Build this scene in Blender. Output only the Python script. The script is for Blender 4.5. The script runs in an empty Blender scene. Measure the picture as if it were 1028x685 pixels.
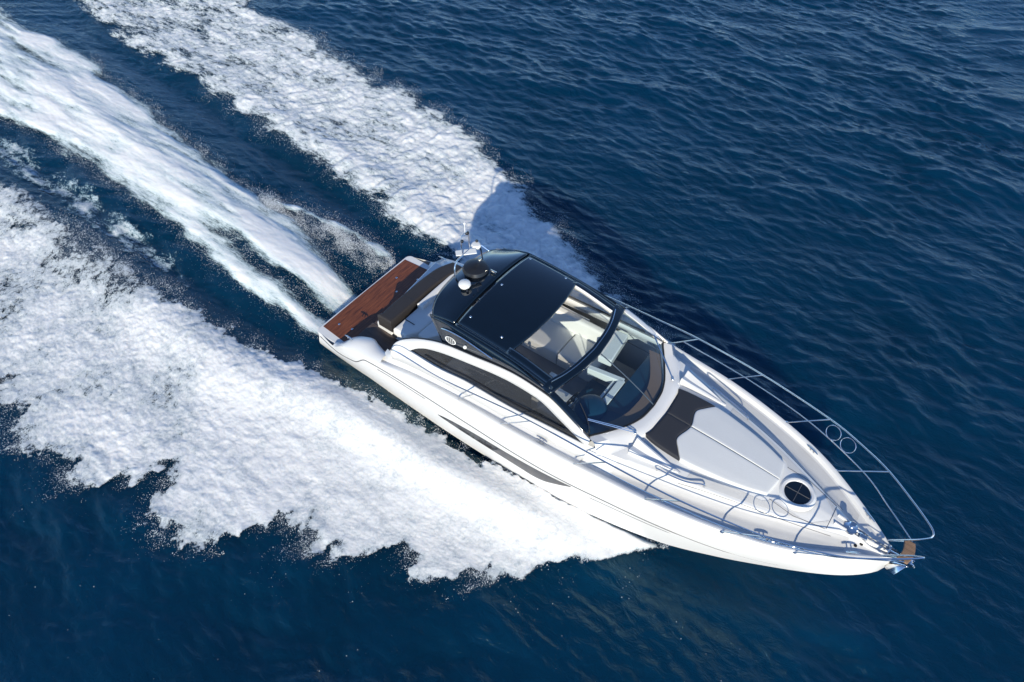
import bpy, bmesh, math, random
import numpy as np
from mathutils import Vector, Matrix
random.seed(7); np.random.seed(7)
S = bpy.context.scene
COL = S.collection
R = math.radians

# ------------------------------------------------------------------ camera
cd = bpy.data.cameras.new('camera'); cam = bpy.data.objects.new('camera', cd); COL.objects.link(cam)
cd.sensor_width = 36.0; cd.lens = 36.0 * 0.71502; cd.clip_start = 0.1; cd.clip_end = 20000
_yaw, _pit, _rol = 2.20544873, 0.896483040, 0.002701767
fw = Vector((math.cos(_yaw)*math.cos(_pit), math.sin(_yaw)*math.cos(_pit), -math.sin(_pit)))
rt = fw.cross(Vector((0, 0, 1))).normalized(); up = rt.cross(fw)
rt2 = rt*math.cos(_rol) + up*math.sin(_rol); up2 = up*math.cos(_rol) - rt*math.sin(_rol)
M3 = Matrix((rt2, up2, -fw)).transposed()
cam.matrix_world = Matrix.Translation((4.2539, -8.5589, 15.1049)) @ M3.to_4x4()
S.camera = cam

# ------------------------------------------------------------------ world, sun, exposure
SUN_EL = R(26); to_sun_h = Vector((0.52, -0.85, 0)).normalized()
to_sun = Vector((to_sun_h.x*math.cos(SUN_EL), to_sun_h.y*math.cos(SUN_EL), math.sin(SUN_EL)))
W = bpy.data.worlds.new('World'); S.world = W; W.use_nodes = True
wn = W.node_tree; bg = wn.nodes['Background']
sky = wn.nodes.new('ShaderNodeTexSky'); sky.sky_type = 'NISHITA'; sky.sun_disc = False
sky.sun_elevation = SUN_EL; sky.sun_rotation = math.atan2(to_sun_h.x, to_sun_h.y) % (2*math.pi)
sky.altitude = 800; sky.air_density = 0.75; sky.dust_density = 0.0; sky.ozone_density = 4.5
wn.links.new(sky.outputs[0], bg.inputs[0]); bg.inputs[1].default_value = 0.12
sl = bpy.data.lights.new('sun', 'SUN'); sl.energy = 3.25; sl.angle = R(0.5); sl.color = (1.0, 0.925, 0.745)
so = bpy.data.objects.new('sun', sl); COL.objects.link(so)
so.rotation_euler = to_sun.to_track_quat('Z', 'Y').to_euler(); so.location = (8, -14, 20)
S.view_settings.view_transform = 'Standard'; S.view_settings.look = 'None'
S.view_settings.exposure = 0.75; S.view_settings.gamma = 1.0
S.render.engine = 'CYCLES'
S.cycles.max_bounces = 8; S.cycles.transparent_max_bounces = 24
S.cycles.caustics_reflective = False; S.cycles.caustics_refractive = False

# ------------------------------------------------------------------ materials
def newmat(name):
    m = bpy.data.materials.new(name); m.use_nodes = True
    nt = m.node_tree; return m, nt, nt.nodes['Principled BSDF']
def pm(name, col, rough=0.4, metal=0.0, coat=0.0, var=0.0, vscale=3.0, bump=0.0, bscale=40.0, spec=0.5):
    m, nt, b = newmat(name)
    b.inputs['Base Color'].default_value = (*col, 1); b.inputs['Roughness'].default_value = rough
    b.inputs['Metallic'].default_value = metal; b.inputs['Coat Weight'].default_value = coat
    b.inputs['Coat Roughness'].default_value = 0.08; b.inputs['Specular IOR Level'].default_value = spec
    tc = nt.nodes.new('ShaderNodeTexCoord')
    if var > 0:
        n = nt.nodes.new('ShaderNodeTexNoise'); n.inputs['Scale'].default_value = vscale; n.inputs['Detail'].default_value = 6
        nt.links.new(tc.outputs['Object'], n.inputs['Vector'])
        mx = nt.nodes.new('ShaderNodeMix'); mx.data_type = 'RGBA'
        mx.inputs[6].default_value = (*[max(0, c*(1-var)) for c in col], 1); mx.inputs[7].default_value = (*[min(1, c*(1+var)) for c in col], 1)
        nt.links.new(n.outputs['Fac'], mx.inputs[0]); nt.links.new(mx.outputs[2], b.inputs['Base Color'])
    if bump > 0:
        n = nt.nodes.new('ShaderNodeTexNoise'); n.inputs['Scale'].default_value = bscale; n.inputs['Detail'].default_value = 3
        nt.links.new(tc.outputs['Object'], n.inputs['Vector'])
        bp = nt.nodes.new('ShaderNodeBump'); bp.inputs['Strength'].default_value = bump; bp.inputs['Distance'].default_value = 0.01
        nt.links.new(n.outputs['Fac'], bp.inputs['Height']); nt.links.new(bp.outputs[0], b.inputs['Normal'])
    return m
M = {}
M['gel'] = pm('gelcoat_white', (0.715, 0.715, 0.715), 0.28, coat=0.4, var=0.02, vscale=1.5)
M['nonskid'] = pm('nonskid_grey', (0.60, 0.595, 0.59), 0.75, var=0.05, vscale=4, bump=0.5, bscale=160)
M['roof'] = pm('black_gloss', (0.002, 0.006, 0.013), 0.08, coat=0.8, var=0.2)  # slightly navy base stands in for blue sky reflected in the gloss
M['dark'] = pm('dark_trim', (0.012, 0.012, 0.014), 0.4, var=0.2)
M['line'] = pm('grey_rubber', (0.10, 0.10, 0.11), 0.5, var=0.1)
M['chrome'] = pm('stainless_steel', (0.74, 0.75, 0.77), 0.16, metal=1.0, var=0.03)
M['padlight'] = pm('pad_grey', (0.64, 0.65, 0.655), 0.75, var=0.03, bump=0.3, bscale=60)
M['paddark'] = pm('pad_charcoal', (0.022, 0.024, 0.032), 0.7, var=0.1, bump=0.3, bscale=60)
M['vinyl'] = pm('vinyl_offwhite', (0.76, 0.75, 0.73), 0.55, var=0.04, vscale=2, bump=0.15, bscale=30)
M['brownpad'] = pm('bench_brown', (0.030, 0.026, 0.025), 0.55, var=0.15, bump=0.2, bscale=50)
M['dash'] = pm('dash_navy_reflection', (0.008, 0.045, 0.09), 0.35, var=0.2)  # blue base carries the sky's reflection in the windscreen
M['tan'] = pm('dash_tan', (0.20, 0.13, 0.10), 0.6, var=0.1)
M['carpet'] = pm('floor_greybrown', (0.26, 0.25, 0.25), 0.8, var=0.08, vscale=8)
M['whiteplastic'] = pm('white_plastic', (0.78, 0.79, 0.78), 0.4, var=0.02)
M['radarblack'] = pm('radar_black', (0.015, 0.017, 0.022), 0.3, var=0.2)
M['mull'] = pm('mullion_blue_grey', (0.05, 0.075, 0.11), 0.7, var=.1, spec=.2)
M['antifoul'] = pm('hull_bottom', (0.05, 0.06, 0.08), 0.5, var=0.1)

def teak(name, dark, light, axis='X', planks=14.0, rough=0.4):
    m, nt, b = newmat(name)
    tc = nt.nodes.new('ShaderNodeTexCoord'); mp = nt.nodes.new('ShaderNodeMapping')
    mp.inputs['Scale'].default_value = (9, 0.9, 9) if axis == 'X' else (0.9, 9, 9)
    nt.links.new(tc.outputs['Object'], mp.inputs[0])
    n = nt.nodes.new('ShaderNodeTexNoise'); n.inputs['Scale'].default_value = 2.2; n.inputs['Detail'].default_value = 8; n.inputs['Roughness'].default_value = 0.65
    nt.links.new(mp.outputs[0], n.inputs['Vector'])
    r = nt.nodes.new('ShaderNodeValToRGB'); r.color_ramp.elements[0].position = 0.3; r.color_ramp.elements[1].position = 0.72
    r.color_ramp.elements[0].color = (*dark, 1); r.color_ramp.elements[1].color = (*light, 1)
    nt.links.new(n.outputs['Fac'], r.inputs[0])
    w = nt.nodes.new('ShaderNodeTexWave'); w.wave_type = 'BANDS'; w.bands_direction = axis; w.inputs['Scale'].default_value = planks/6.2832*1.0
    w.inputs['Distortion'].default_value = 0
    nt.links.new(tc.outputs['Object'], w.inputs['Vector'])
    r2 = nt.nodes.new('ShaderNodeValToRGB'); r2.color_ramp.elements[0].position = 0.0; r2.color_ramp.elements[1].position = 0.07
    r2.color_ramp.elements[0].color = (0.25, 0.25, 0.25, 1); r2.color_ramp.elements[1].color = (1, 1, 1, 1)
    nt.links.new(w.outputs['Fac'], r2.inputs[0])
    mx = nt.nodes.new('ShaderNodeMix'); mx.data_type = 'RGBA'; mx.blend_type = 'MULTIPLY'; mx.inputs[0].default_value = 1
    nt.links.new(r.outputs[0], mx.inputs[6]); nt.links.new(r2.outputs[0], mx.inputs[7])
    nt.links.new(mx.outputs[2], b.inputs['Base Color']); b.inputs['Roughness'].default_value = rough
    b.inputs['Coat Weight'].default_value = 0.35
    return m
M['teak'] = teak('varnished_teak', (0.085, 0.026, 0.010), (0.27, 0.085, 0.030), 'X', 50, .18)
M['teakfloor'] = teak('cockpit_teak', (0.055, 0.036, 0.030), (0.11, 0.075, 0.06), 'Y', 80, 0.7)
M['teakstep'] = teak('pulpit_teak', (0.20, 0.12, 0.07), (0.36, 0.22, 0.13), 'Y', 60, 0.5)

def glass(name, tint, trans, rough=0.02, dif=(.02, .025, .03), ior=1.5):
    m = bpy.data.materials.new(name); m.use_nodes = True; nt = m.node_tree; nt.nodes.clear()
    o = nt.nodes.new('ShaderNodeOutputMaterial')
    t = nt.nodes.new('ShaderNodeBsdfTransparent'); t.inputs[0].default_value = (*tint, 1)
    d = nt.nodes.new('ShaderNodeBsdfDiffuse'); d.inputs[0].default_value = (*dif, 1)
    m1 = nt.nodes.new('ShaderNodeMixShader'); m1.inputs[0].default_value = trans
    nt.links.new(d.outputs[0], m1.inputs[1]); nt.links.new(t.outputs[0], m1.inputs[2])
    g = nt.nodes.new('ShaderNodeBsdfGlossy'); g.inputs['Roughness'].default_value = rough
    f = nt.nodes.new('ShaderNodeFresnel'); gm = nt.nodes.new('ShaderNodeNewGeometry'); mi = nt.nodes.new('ShaderNodeMath'); mi.operation = 'MULTIPLY_ADD'
    mi.inputs[1].default_value = 1/ior-ior; mi.inputs[2].default_value = ior   # a thin pane reflects alike from both sides
    nt.links.new(gm.outputs['Backfacing'], mi.inputs[0]); nt.links.new(mi.outputs[0], f.inputs[0])
    m2 = nt.nodes.new('ShaderNodeMixShader')
    nt.links.new(f.outputs[0], m2.inputs[0]); nt.links.new(m1.outputs[0], m2.inputs[1]); nt.links.new(g.outputs[0], m2.inputs[2])
    nt.links.new(m2.outputs[0], o.inputs[0])
    return m
M['glass'] = glass('windscreen_glass', (0.84, 0.94, 0.98), 0.98, ior=1.6)
M['tint'] = glass('tinted_side_glass', (0.55, 0.55, 0.55), 0.80, 0.04, dif=(.13, .13, .13))

# ------------------------------------------------------------------ mesh helpers
def cur(xs, ys):
    """smooth monotone curve through points (pchip)"""
    xs = np.array(xs, float); ys = np.array(ys, float)
    h = np.diff(xs); d = np.diff(ys)/h; m = np.zeros_like(ys)
    for i in range(1, len(xs)-1):
        if d[i-1]*d[i] > 0:
            w1 = 2*h[i]+h[i-1]; w2 = h[i]+2*h[i-1]; m[i] = (w1+w2)/(w1/d[i-1]+w2/d[i])
    m[0] = d[0]; m[-1] = d[-1]
    def f(x):
        x = np.clip(np.asarray(x, float), xs[0], xs[-1]); i = np.clip(np.searchsorted(xs, x)-1, 0, len(h)-1)
        t = (x-xs[i])/h[i]
        return ((1+2*t)*(1-t)**2*ys[i] + t*(1-t)**2*h[i]*m[i] + t*t*(3-2*t)*ys[i+1] + t*t*(t-1)*h[i]*m[i+1])
    return f
class MB:
    def __init__(s): s.v = []; s.f = []
    def add(s, vs, fs):
        k = len(s.v); s.v += [tuple(float(c) for c in p) for p in vs]; s.f += [tuple(i+k for i in f) for f in fs]; return s
    def grid(s, G, closed=False):
        n, m = len(G), len(G[0]); vs = [p for r in G for p in r]; fs = []
        for i in range(n-1):
            for j in range(m if closed else m-1):
                j2 = (j+1) % m; fs.append((i*m+j, i*m+j2, (i+1)*m+j2, (i+1)*m+j))
        return s.add(vs, fs)
    def box(s, c, d, rz=0.0, ry=0.0):
        mt = Matrix.Rotation(rz, 3, 'Z') @ Matrix.Rotation(ry, 3, 'Y')
        vs = [Vector(c) + mt @ Vector((sx*d[0]/2, sy*d[1]/2, sz*d[2]/2)) for sx in (-1, 1) for sy in (-1, 1) for sz in (-1, 1)]
        return s.add(vs, [(0, 1, 3, 2), (4, 6, 7, 5), (0, 4, 5, 1), (2, 3, 7, 6), (0, 2, 6, 4), (1, 5, 7, 3)])
    def prism(s, pts, z0, z1):
        n = len(pts); vs = [(p[0], p[1], z0) for p in pts] + [(p[0], p[1], z1) for p in pts]
        return s.add(vs, [tuple(range(n-1, -1, -1)), tuple(range(n, 2*n))] + [(i, (i+1) % n, n+(i+1) % n, n+i) for i in range(n)])
    def tube(s, pts, r, n=8, smooth=True, cap=True):
        P = [Vector(p) for p in pts]
        if smooth and len(P) > 2:
            Q = []
            for i in range(len(P)-1):
                p0 = P[max(i-1, 0)]; p1 = P[i]; p2 = P[i+1]; p3 = P[min(i+2, len(P)-1)]
                for k in range(6):
                    t = k/6; Q.append(0.5*((2*p1) + (p2-p0)*t + (2*p0-5*p1+4*p2-p3)*t*t + (3*p1-p0-3*p2+p3)*t**3))
            Q.append(P[-1]); P = Q
        rr = r if hasattr(r, '__len__') else [r]*len(P)
        if len(rr) != len(P): rr = list(np.interp(np.linspace(0, 1, len(P)), np.linspace(0, 1, len(rr)), rr))
        d = (P[1]-P[0]).normalized(); a = d.orthogonal().normalized(); G = []
        for i, p in enumerate(P):
            t = (P[min(i+1, len(P)-1)]-P[max(i-1, 0)]).normalized(); a = (a - t*a.dot(t)).normalized(); b = t.cross(a)
            G.append([p + (a*math.cos(2*math.pi*k/n) + b*math.sin(2*math.pi*k/n))*rr[i] for k in range(n)])
        k = len(s.v); s.grid(G, True)
        if cap: s.f.append(tuple(k+i for i in range(n-1, -1, -1))); s.f.append(tuple(k+(len(P)-1)*n+i for i in range(n)))
        return s
    def lathe(s, c, prof, n=32, mt=None):
        G = []
        for (r, z) in prof:
            row = []
            for k in range(n):
                p = Vector((r*math.cos(2*math.pi*k/n), r*math.sin(2*math.pi*k/n), z))
                if mt: p = mt @ p
                row.append(p + Vector(c))
            G.append(row)
        return s.grid(G, True)
    def ball(s, c, r, sc=(1, 1, 1), n=16, mt=None):
        G = []
        for i in range(n//2+1):
            a = math.pi*i/(n//2); row = []
            for k in range(n):
                p = Vector((r*sc[0]*math.sin(a)*math.cos(2*math.pi*k/n), r*sc[1]*math.sin(a)*math.sin(2*math.pi*k/n), -r*sc[2]*math.cos(a)))
                if mt: p = mt @ p
                row.append(p+Vector(c))
            G.append(row)
        return s.grid(G, True)
    def torus(s, c, R0, r, mt=None, n=28, m=8):
        G = []
        for i in range(n+1):
            a = 2*math.pi*i/n; row = []
            for k in range(m):
                b = 2*math.pi*k/m; p = Vector(((R0+r*math.cos(b))*math.cos(a), (R0+r*math.cos(b))*math.sin(a), r*math.sin(b)))
                if mt: p = mt @ p
                row.append(p+Vector(c))
            G.append(row)
        return s.grid(G, True)
    def build(s, name, mat, parent=None, bevel=0.0, solid=0.0, ang=35, subs=0):
        me = bpy.data.meshes.new(name); me.from_pydata(s.v, [], s.f); me.validate()
        bm = bmesh.new(); bm.from_mesh(me)
        bmesh.ops.remove_doubles(bm, verts=bm.verts, dist=1e-5)
        bmesh.ops.recalc_face_normals(bm, faces=bm.faces)
        for f in bm.faces: f.smooth = True
        for e in bm.edges:
            if len(e.link_faces) == 2 and e.calc_face_angle(0) > R(ang): e.smooth = False
        bm.to_mesh(me); bm.free()
        o = bpy.data.objects.new(name, me); COL.objects.link(o)
        me.materials.append(mat if not isinstance(mat, str) else M[mat])
        if parent: o.parent = parent
        if solid:
            md = o.modifiers.new('solidify', 'SOLIDIFY'); md.thickness = abs(solid); md.offset = -1 if solid > 0 else 1
            md.use_even_offset = False
        if bevel:
            md = o.modifiers.new('bevel', 'BEVEL'); md.width = bevel; md.segments = 3; md.limit_method = 'ANGLE'; md.angle_limit = R(40); md.harden_normals = False
        if subs:
            md = o.modifiers.new('subdivision', 'SUBSURF'); md.levels = subs; md.render_levels = subs
        return o
def slab(mb, F, zb, h, n=24, m=16, rnd=0.05, base=0.01):
    """cushion: F(s,t)->(x,y), s,t in 0..1; rounded edge of radius rnd standing h over zb(x,y)"""
    ss = np.linspace(0, 1, n); tt = np.linspace(0, 1, m)
    P = np.array([[F(a, b) for b in tt] for a in ss], float)
    Ls = np.linalg.norm(P[-1, m//2]-P[0, m//2]); Lt = np.linalg.norm(P[n//2, -1]-P[n//2, 0])
    def ease(u, L):
        k = rnd/L; base_ = np.concatenate([[0, .08*k, .3*k, .6*k, k], np.linspace(k, 1-k, u-8)[1:-1], [1-k, 1-.6*k, 1-.3*k, 1-.08*k, 1]]); return base_
    ss = ease(n, Ls); tt = ease(m, Lt); G = []
    for a in ss:
        row = []
        for b in tt:
            x, y = F(a, b); d = min(a, 1-a)*Ls; e = min(b, 1-b)*Lt; d = min(d, e)
            q = 1-min(d/rnd, 1); row.append((x, y, zb(x, y)+h-min(rnd, h)*(1-math.sqrt(max(0, 1-q*q)))))
        G.append(row)
    mb.grid(G)
    n2, m2 = len(G), len(G[0])
    loop = [G[i][0] for i in range(n2)] + [G[-1][j] for j in range(1, m2)] + [G[i][-1] for i in range(n2-2, -1, -1)] + [G[0][j] for j in range(m2-2, 0, -1)]
    mb.grid([loop, [(p[0], p[1], zb(p[0], p[1])-base) for p in loop]], True)
    return mb
def empty(name, parent=None):
    o = bpy.data.objects.new(name, None); COL.objects.link(o); o.parent = parent; o.empty_display_size = 0.3; return o

# ------------------------------------------------------------------ numpy noise
_perm = np.random.RandomState(3).permutation(512)
_grad = np.random.RandomState(4).uniform(0, 2*np.pi, 512); _gx, _gy = np.cos(_grad), np.sin(_grad)
def perlin(x, y, seed=0):
    xi = np.floor(x).astype(int); yi = np.floor(y).astype(int); xf = x-xi; yf = y-yi
    u = xf**3*(xf*(xf*6-15)+10); v = yf**3*(yf*(yf*6-15)+10)
    def g(ix, iy, dx, dy):
        h = _perm[(_perm[(ix+seed*37) & 511]+iy+seed*91) & 511]; return _gx[h]*dx+_gy[h]*dy
    a = g(xi, yi, xf, yf); b = g(xi+1, yi, xf-1, yf); c = g(xi, yi+1, xf, yf-1); d = g(xi+1, yi+1, xf-1, yf-1)
    return (a*(1-u)+b*u)*(1-v)+(c*(1-u)+d*u)*v
def fbm(x, y, oct=5, seed=0, gain=0.5, lac=2.03):
    r = 0; a = 1.0
    for k in range(oct): r = r+a*perlin(x, y, seed+k); x = x*lac+17.3; y = y*lac-9.1; a *= gain
    return r
def sstep(a, b, x):
    t = np.clip((x-a)/(b-a), 0, 1); return t*t*(3-2*t)

# ------------------------------------------------------------------ wake layout (metres, boat heading +X)
S_in = cur([-60, -30, -20.7, -14.2, -8.7, -6, -4.8, -3.7, -3, -2.2, -1.5, -.7, .5, 2.1, 3.0, 3.4], [4.3, 3.3, 2.85, 2.9, 3.1, 2.56, 2.4, 2.3, 2.28, 2.26, 2.18, 2.06, 1.92, 1.72, 1.50, 1.34])
S_out = cur([-60, -30, -20, -12.6, -10.3, -8.5, -7.2, -4.8, -3.4, -2.2, -1.0, .7, 2.1, 3.0, 3.4], [16.6, 12.8, 10.2, 8.5, 8.5, 8.3, 7.8, 7.2, 6.3, 5.6, 5.0, 4.0, 2.65, 1.62, 1.38])
P_in = cur([-60, -28.4, -22, -18.5, -15.4, -11.7, -8.4, -6.4, -3, -.7, 1, 2.5, 3.2], [8.0, 4.7, 3.9, 3.8, 3.47, 3.18, 2.76, 2.34, 2.2, 2.06, 1.9, 1.6, 1.4])
P_out = cur([-60, -30, -22.7, -18.3, -16.7, -14, -12, -9.3, -7.4, -4.2, -2.8, -1.6, .5, 2.3, 3.2], [16.4, 11.9, 9.7, 9.3, 8.6, 8.3, 8.2, 7.7, 6.9, 5.6, 4.9, 4.4, 3.6, 2.35, 1.45])
W_lo = cur([-60, -32, -23, -19.9, -15.9, -12.3, -9.6, -7.3, -6.6], [-4.2, -2.2, -1.5, -1.24, -1.39, -1.52, -1.85, -1.75, -1.6])
W_up = cur([-60, -30.3, -26.2, -21, -16.2, -10.6, -7.65, -6.6], [4.2, 2.7, 2.75, 2.29, 1.53, .85, .35, .2])
_rs = np.random.RandomState(11); WV = []
for k in range(90):
    lam = 0.30*(6.0/0.30)**(_rs.rand()**1.7); th = R(90) + _rs.normal(0, 0.42) + (math.pi if _rs.rand() < .12 else 0)
    amp = 0.0068*lam**0.72 * (0.6+0.8*_rs.rand()) * (0.6 if lam > 2.5 else 1); WV.append((2*np.pi/lam*math.cos(th), 2*np.pi/lam*math.sin(th), amp, _rs.rand()*6.28))
def eta(x, y):
    wx = x + 0.5*perlin(x*.35, y*.35, 60); wy = y + 0.5*perlin(x*.35, y*.35, 61)
    z = np.zeros_like(x)
    for kx, ky, a, p in WV:
        s = np.sin(kx*wx+ky*wy+p); z += a*(np.exp(0.9*s)-1.2)*0.8
    g = 0.75+0.9*perlin(x*.12, y*.2, 62); ay = np.abs(y)
    band = np.where(y < 0, sstep(-.4, .5, ay-S_in(x))*sstep(.5, -.6, ay-S_out(x)), sstep(-.4, .5, ay-P_in(x))*sstep(.5, -.6, ay-P_out(x)))*sstep(3.2, 1.5, x)
    wb = sstep(-.3, .4, y-W_lo(x))*sstep(.3, -.4, y-W_up(x))*sstep(-6.8, -8, x)
    return z*np.clip(g, .35, 1.6)*(1-.7*band)*(1-.8*wb)   # churned foam flattens the wind ripples
def wake(x, y):
    """height the boat's passage gives the water"""
    ay = np.abs(y); yi = np.where(y < 0, S_in(x), P_in(x))
    life = sstep(3.4, 1.5, x)*np.exp(np.minimum(x+3, 0)/26.)
    ridge = 0.24*np.exp(-((ay-yi-0.75)/0.7)**2)*life
    trough = -0.22*(.35+.65*sstep(-5, -9, x))*np.exp(-((ay-(yi-0.55))/0.42)**2)*life*sstep(-.2, -2.5, x)
    cx = (W_lo(x)+W_up(x))/2
    wash = 0.30*np.exp(-((y-cx)/0.95)**2)*sstep(-6.9, -9.5, x)*np.exp(np.minimum(x+9, 0)/22.)
    hole = -0.25*np.exp(-(y/1.5)**2)*np.exp(-((x+7.3)/0.9)**2)
    return ridge+trough+wash+hole

# ------------------------------------------------------------------ sea
def sea_mat():
    m, nt, b = newmat('sea_water'); L = nt.links
    tc = nt.nodes.new('ShaderNodeTexCoord')
    mp = nt.nodes.new('ShaderNodeMapping'); mp.inputs['Scale'].default_value = (0.55, 1.0, 1.0); L.new(tc.outputs['Object'], mp.inputs[0])
    n = nt.nodes.new('ShaderNodeTexNoise'); n.inputs['Scale'].default_value = 6.0; n.inputs['Detail'].default_value = 8; n.inputs['Roughness'].default_value = 0.62; n.inputs['Distortion'].default_value = 0.6
    L.new(mp.outputs[0], n.inputs['Vector'])
    bp = nt.nodes.new('ShaderNodeBump'); bp.inputs['Strength'].default_value = 0.55; bp.inputs['Distance'].default_value = 0.07
    mp2 = nt.nodes.new('ShaderNodeMapping'); mp2.inputs['Scale'].default_value = (0.4, 1.0, 1.0); mp2.inputs['Rotation'].default_value = (0, 0, .12); L.new(tc.outputs['Object'], mp2.inputs[0])
    n3 = nt.nodes.new('ShaderNodeTexNoise'); n3.noise_type = 'RIDGED_MULTIFRACTAL'; n3.inputs['Scale'].default_value = 2.8; n3.inputs['Detail'].default_value = 5; n3.inputs['Roughness'].default_value = 0.5; n3.inputs['Distortion'].default_value = 0.5
    L.new(mp2.outputs[0], n3.inputs['Vector'])
    bp2 = nt.nodes.new('ShaderNodeBump'); bp2.inputs['Strength'].default_value = 0.7; bp2.inputs['Distance'].default_value = 0.06
    L.new(n3.outputs['Fac'], bp2.inputs['Height']); L.new(bp2.outputs[0], bp.inputs['Normal'])
    L.new(n.outputs['Fac'], bp.inputs['Height']); L.new(bp.outputs[0], b.inputs['Normal'])
    n2 = nt.nodes.new('ShaderNodeTexNoise'); n2.inputs['Scale'].default_value = 0.22; n2.inputs['Detail'].default_value = 3; L.new(tc.outputs['Object'], n2.inputs['Vector'])
    mx = nt.nodes.new('ShaderNodeMix'); mx.data_type = 'RGBA'
    mx.inputs[6].default_value = (0.0001, 0.0135, 0.036, 1); mx.inputs[7].default_value = (0.0002, 0.034, 0.092, 1)
    L.new(n2.outputs['Fac'], mx.inputs[0]); L.new(mx.outputs[2], b.inputs['Base Color'])
    b.inputs['Subsurface Weight'].default_value = 1.0; b.inputs['Subsurface Radius'].default_value = (.5, 1.0, 1.3); b.inputs['Subsurface Scale'].default_value = 6.0
    b.inputs['Specular Tint'].default_value = (.55, .96, 1.0, 1); b.inputs['Roughness'].default_value = 0.06; b.inputs['IOR'].default_value = 1.48
    return m
M['sea'] = sea_mat()
def stretch(lo, hi, step, far, g=1.35):
    a = list(np.arange(lo, hi, step)); d = step; x = a[-1]; b = []
    while x < far: d *= g; x += d; b.append(x)
    d = step; x = lo; c = []
    while x > -far: d *= g; x -= d; c.append(x)
    return np.array(c[::-1]+a+b)
def grid_mesh(name, X, Y, Z, mat, keep=None, attrs=None):
    n, m = X.shape; co = np.stack([X, Y, Z], -1).reshape(-1, 3).astype(np.float32)
    i = np.arange(n-1)[:, None]*m+np.arange(m-1)[None]; q = np.stack([i, i+1, i+m+1, i+m], -1).reshape(-1, 4)
    if keep is not None:
        k = (keep[:-1, :-1] | keep[1:, :-1] | keep[:-1, 1:] | keep[1:, 1:]).reshape(-1); q = q[k]
        used = np.zeros(n*m, bool); used[q.ravel()] = True; idx = np.cumsum(used)-1; co = co[used]; q = idx[q]
        if attrs: attrs = {a: v.reshape(-1)[used] for a, v in attrs.items()}
    elif attrs: attrs = {a: v.reshape(-1) for a, v in attrs.items()}
    return raw_mesh(name, co, q, mat, attrs)
def raw_mesh(name, co, q, mat, attrs=None, smooth=True):
    me = bpy.data.meshes.new(name); k = q.shape[1]
    me.vertices.add(len(co)); me.vertices.foreach_set('co', co.astype(np.float32).ravel())
    me.loops.add(q.size); me.loops.foreach_set('vertex_index', q.astype(np.int32).ravel())
    me.polygons.add(len(q)); me.polygons.foreach_set('loop_start', np.arange(0, q.size, k, dtype=np.int32))
    me.polygons.foreach_set('use_smooth', np.full(len(q), smooth))
    if attrs:
        for a, v in attrs.items():
            at = me.attributes.new(a, 'FLOAT', 'POINT'); at.data.foreach_set('value', v.astype(np.float32))
    me.update(calc_edges=True); me.validate(); me.materials.append(mat)
    o = bpy.data.objects.new(name, me); COL.objects.link(o); return o
uu = stretch(-17, 17, 0.065, 6000); vv = stretch(-10, 32, 0.065, 6000)
U, V = np.meshgrid(uu, vv, indexing='ij')
fh = np.array([fw.x, fw.y]); fh /= np.linalg.norm(fh); rh = np.array([rt.x, rt.y])
SX = 4.254 + U*rh[0] + V*fh[0]; SY = -8.559 + U*rh[1] + V*fh[1]
dist = np.sqrt((SX+5)**2+SY**2); fade = np.exp(-np.maximum(dist-45, 0)/40)
SZ = eta(SX, SY)*fade + wake(SX, SY)*(np.abs(SY) < 40)
sea = grid_mesh('sea', SX, SY, SZ, M['sea'])
if sea.data.polygons[0].normal.z < 0: sea.data.flip_normals()
sea['kind'] = 'structure'; sea['label'] = 'deep blue sea with small wind ripples'

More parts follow.
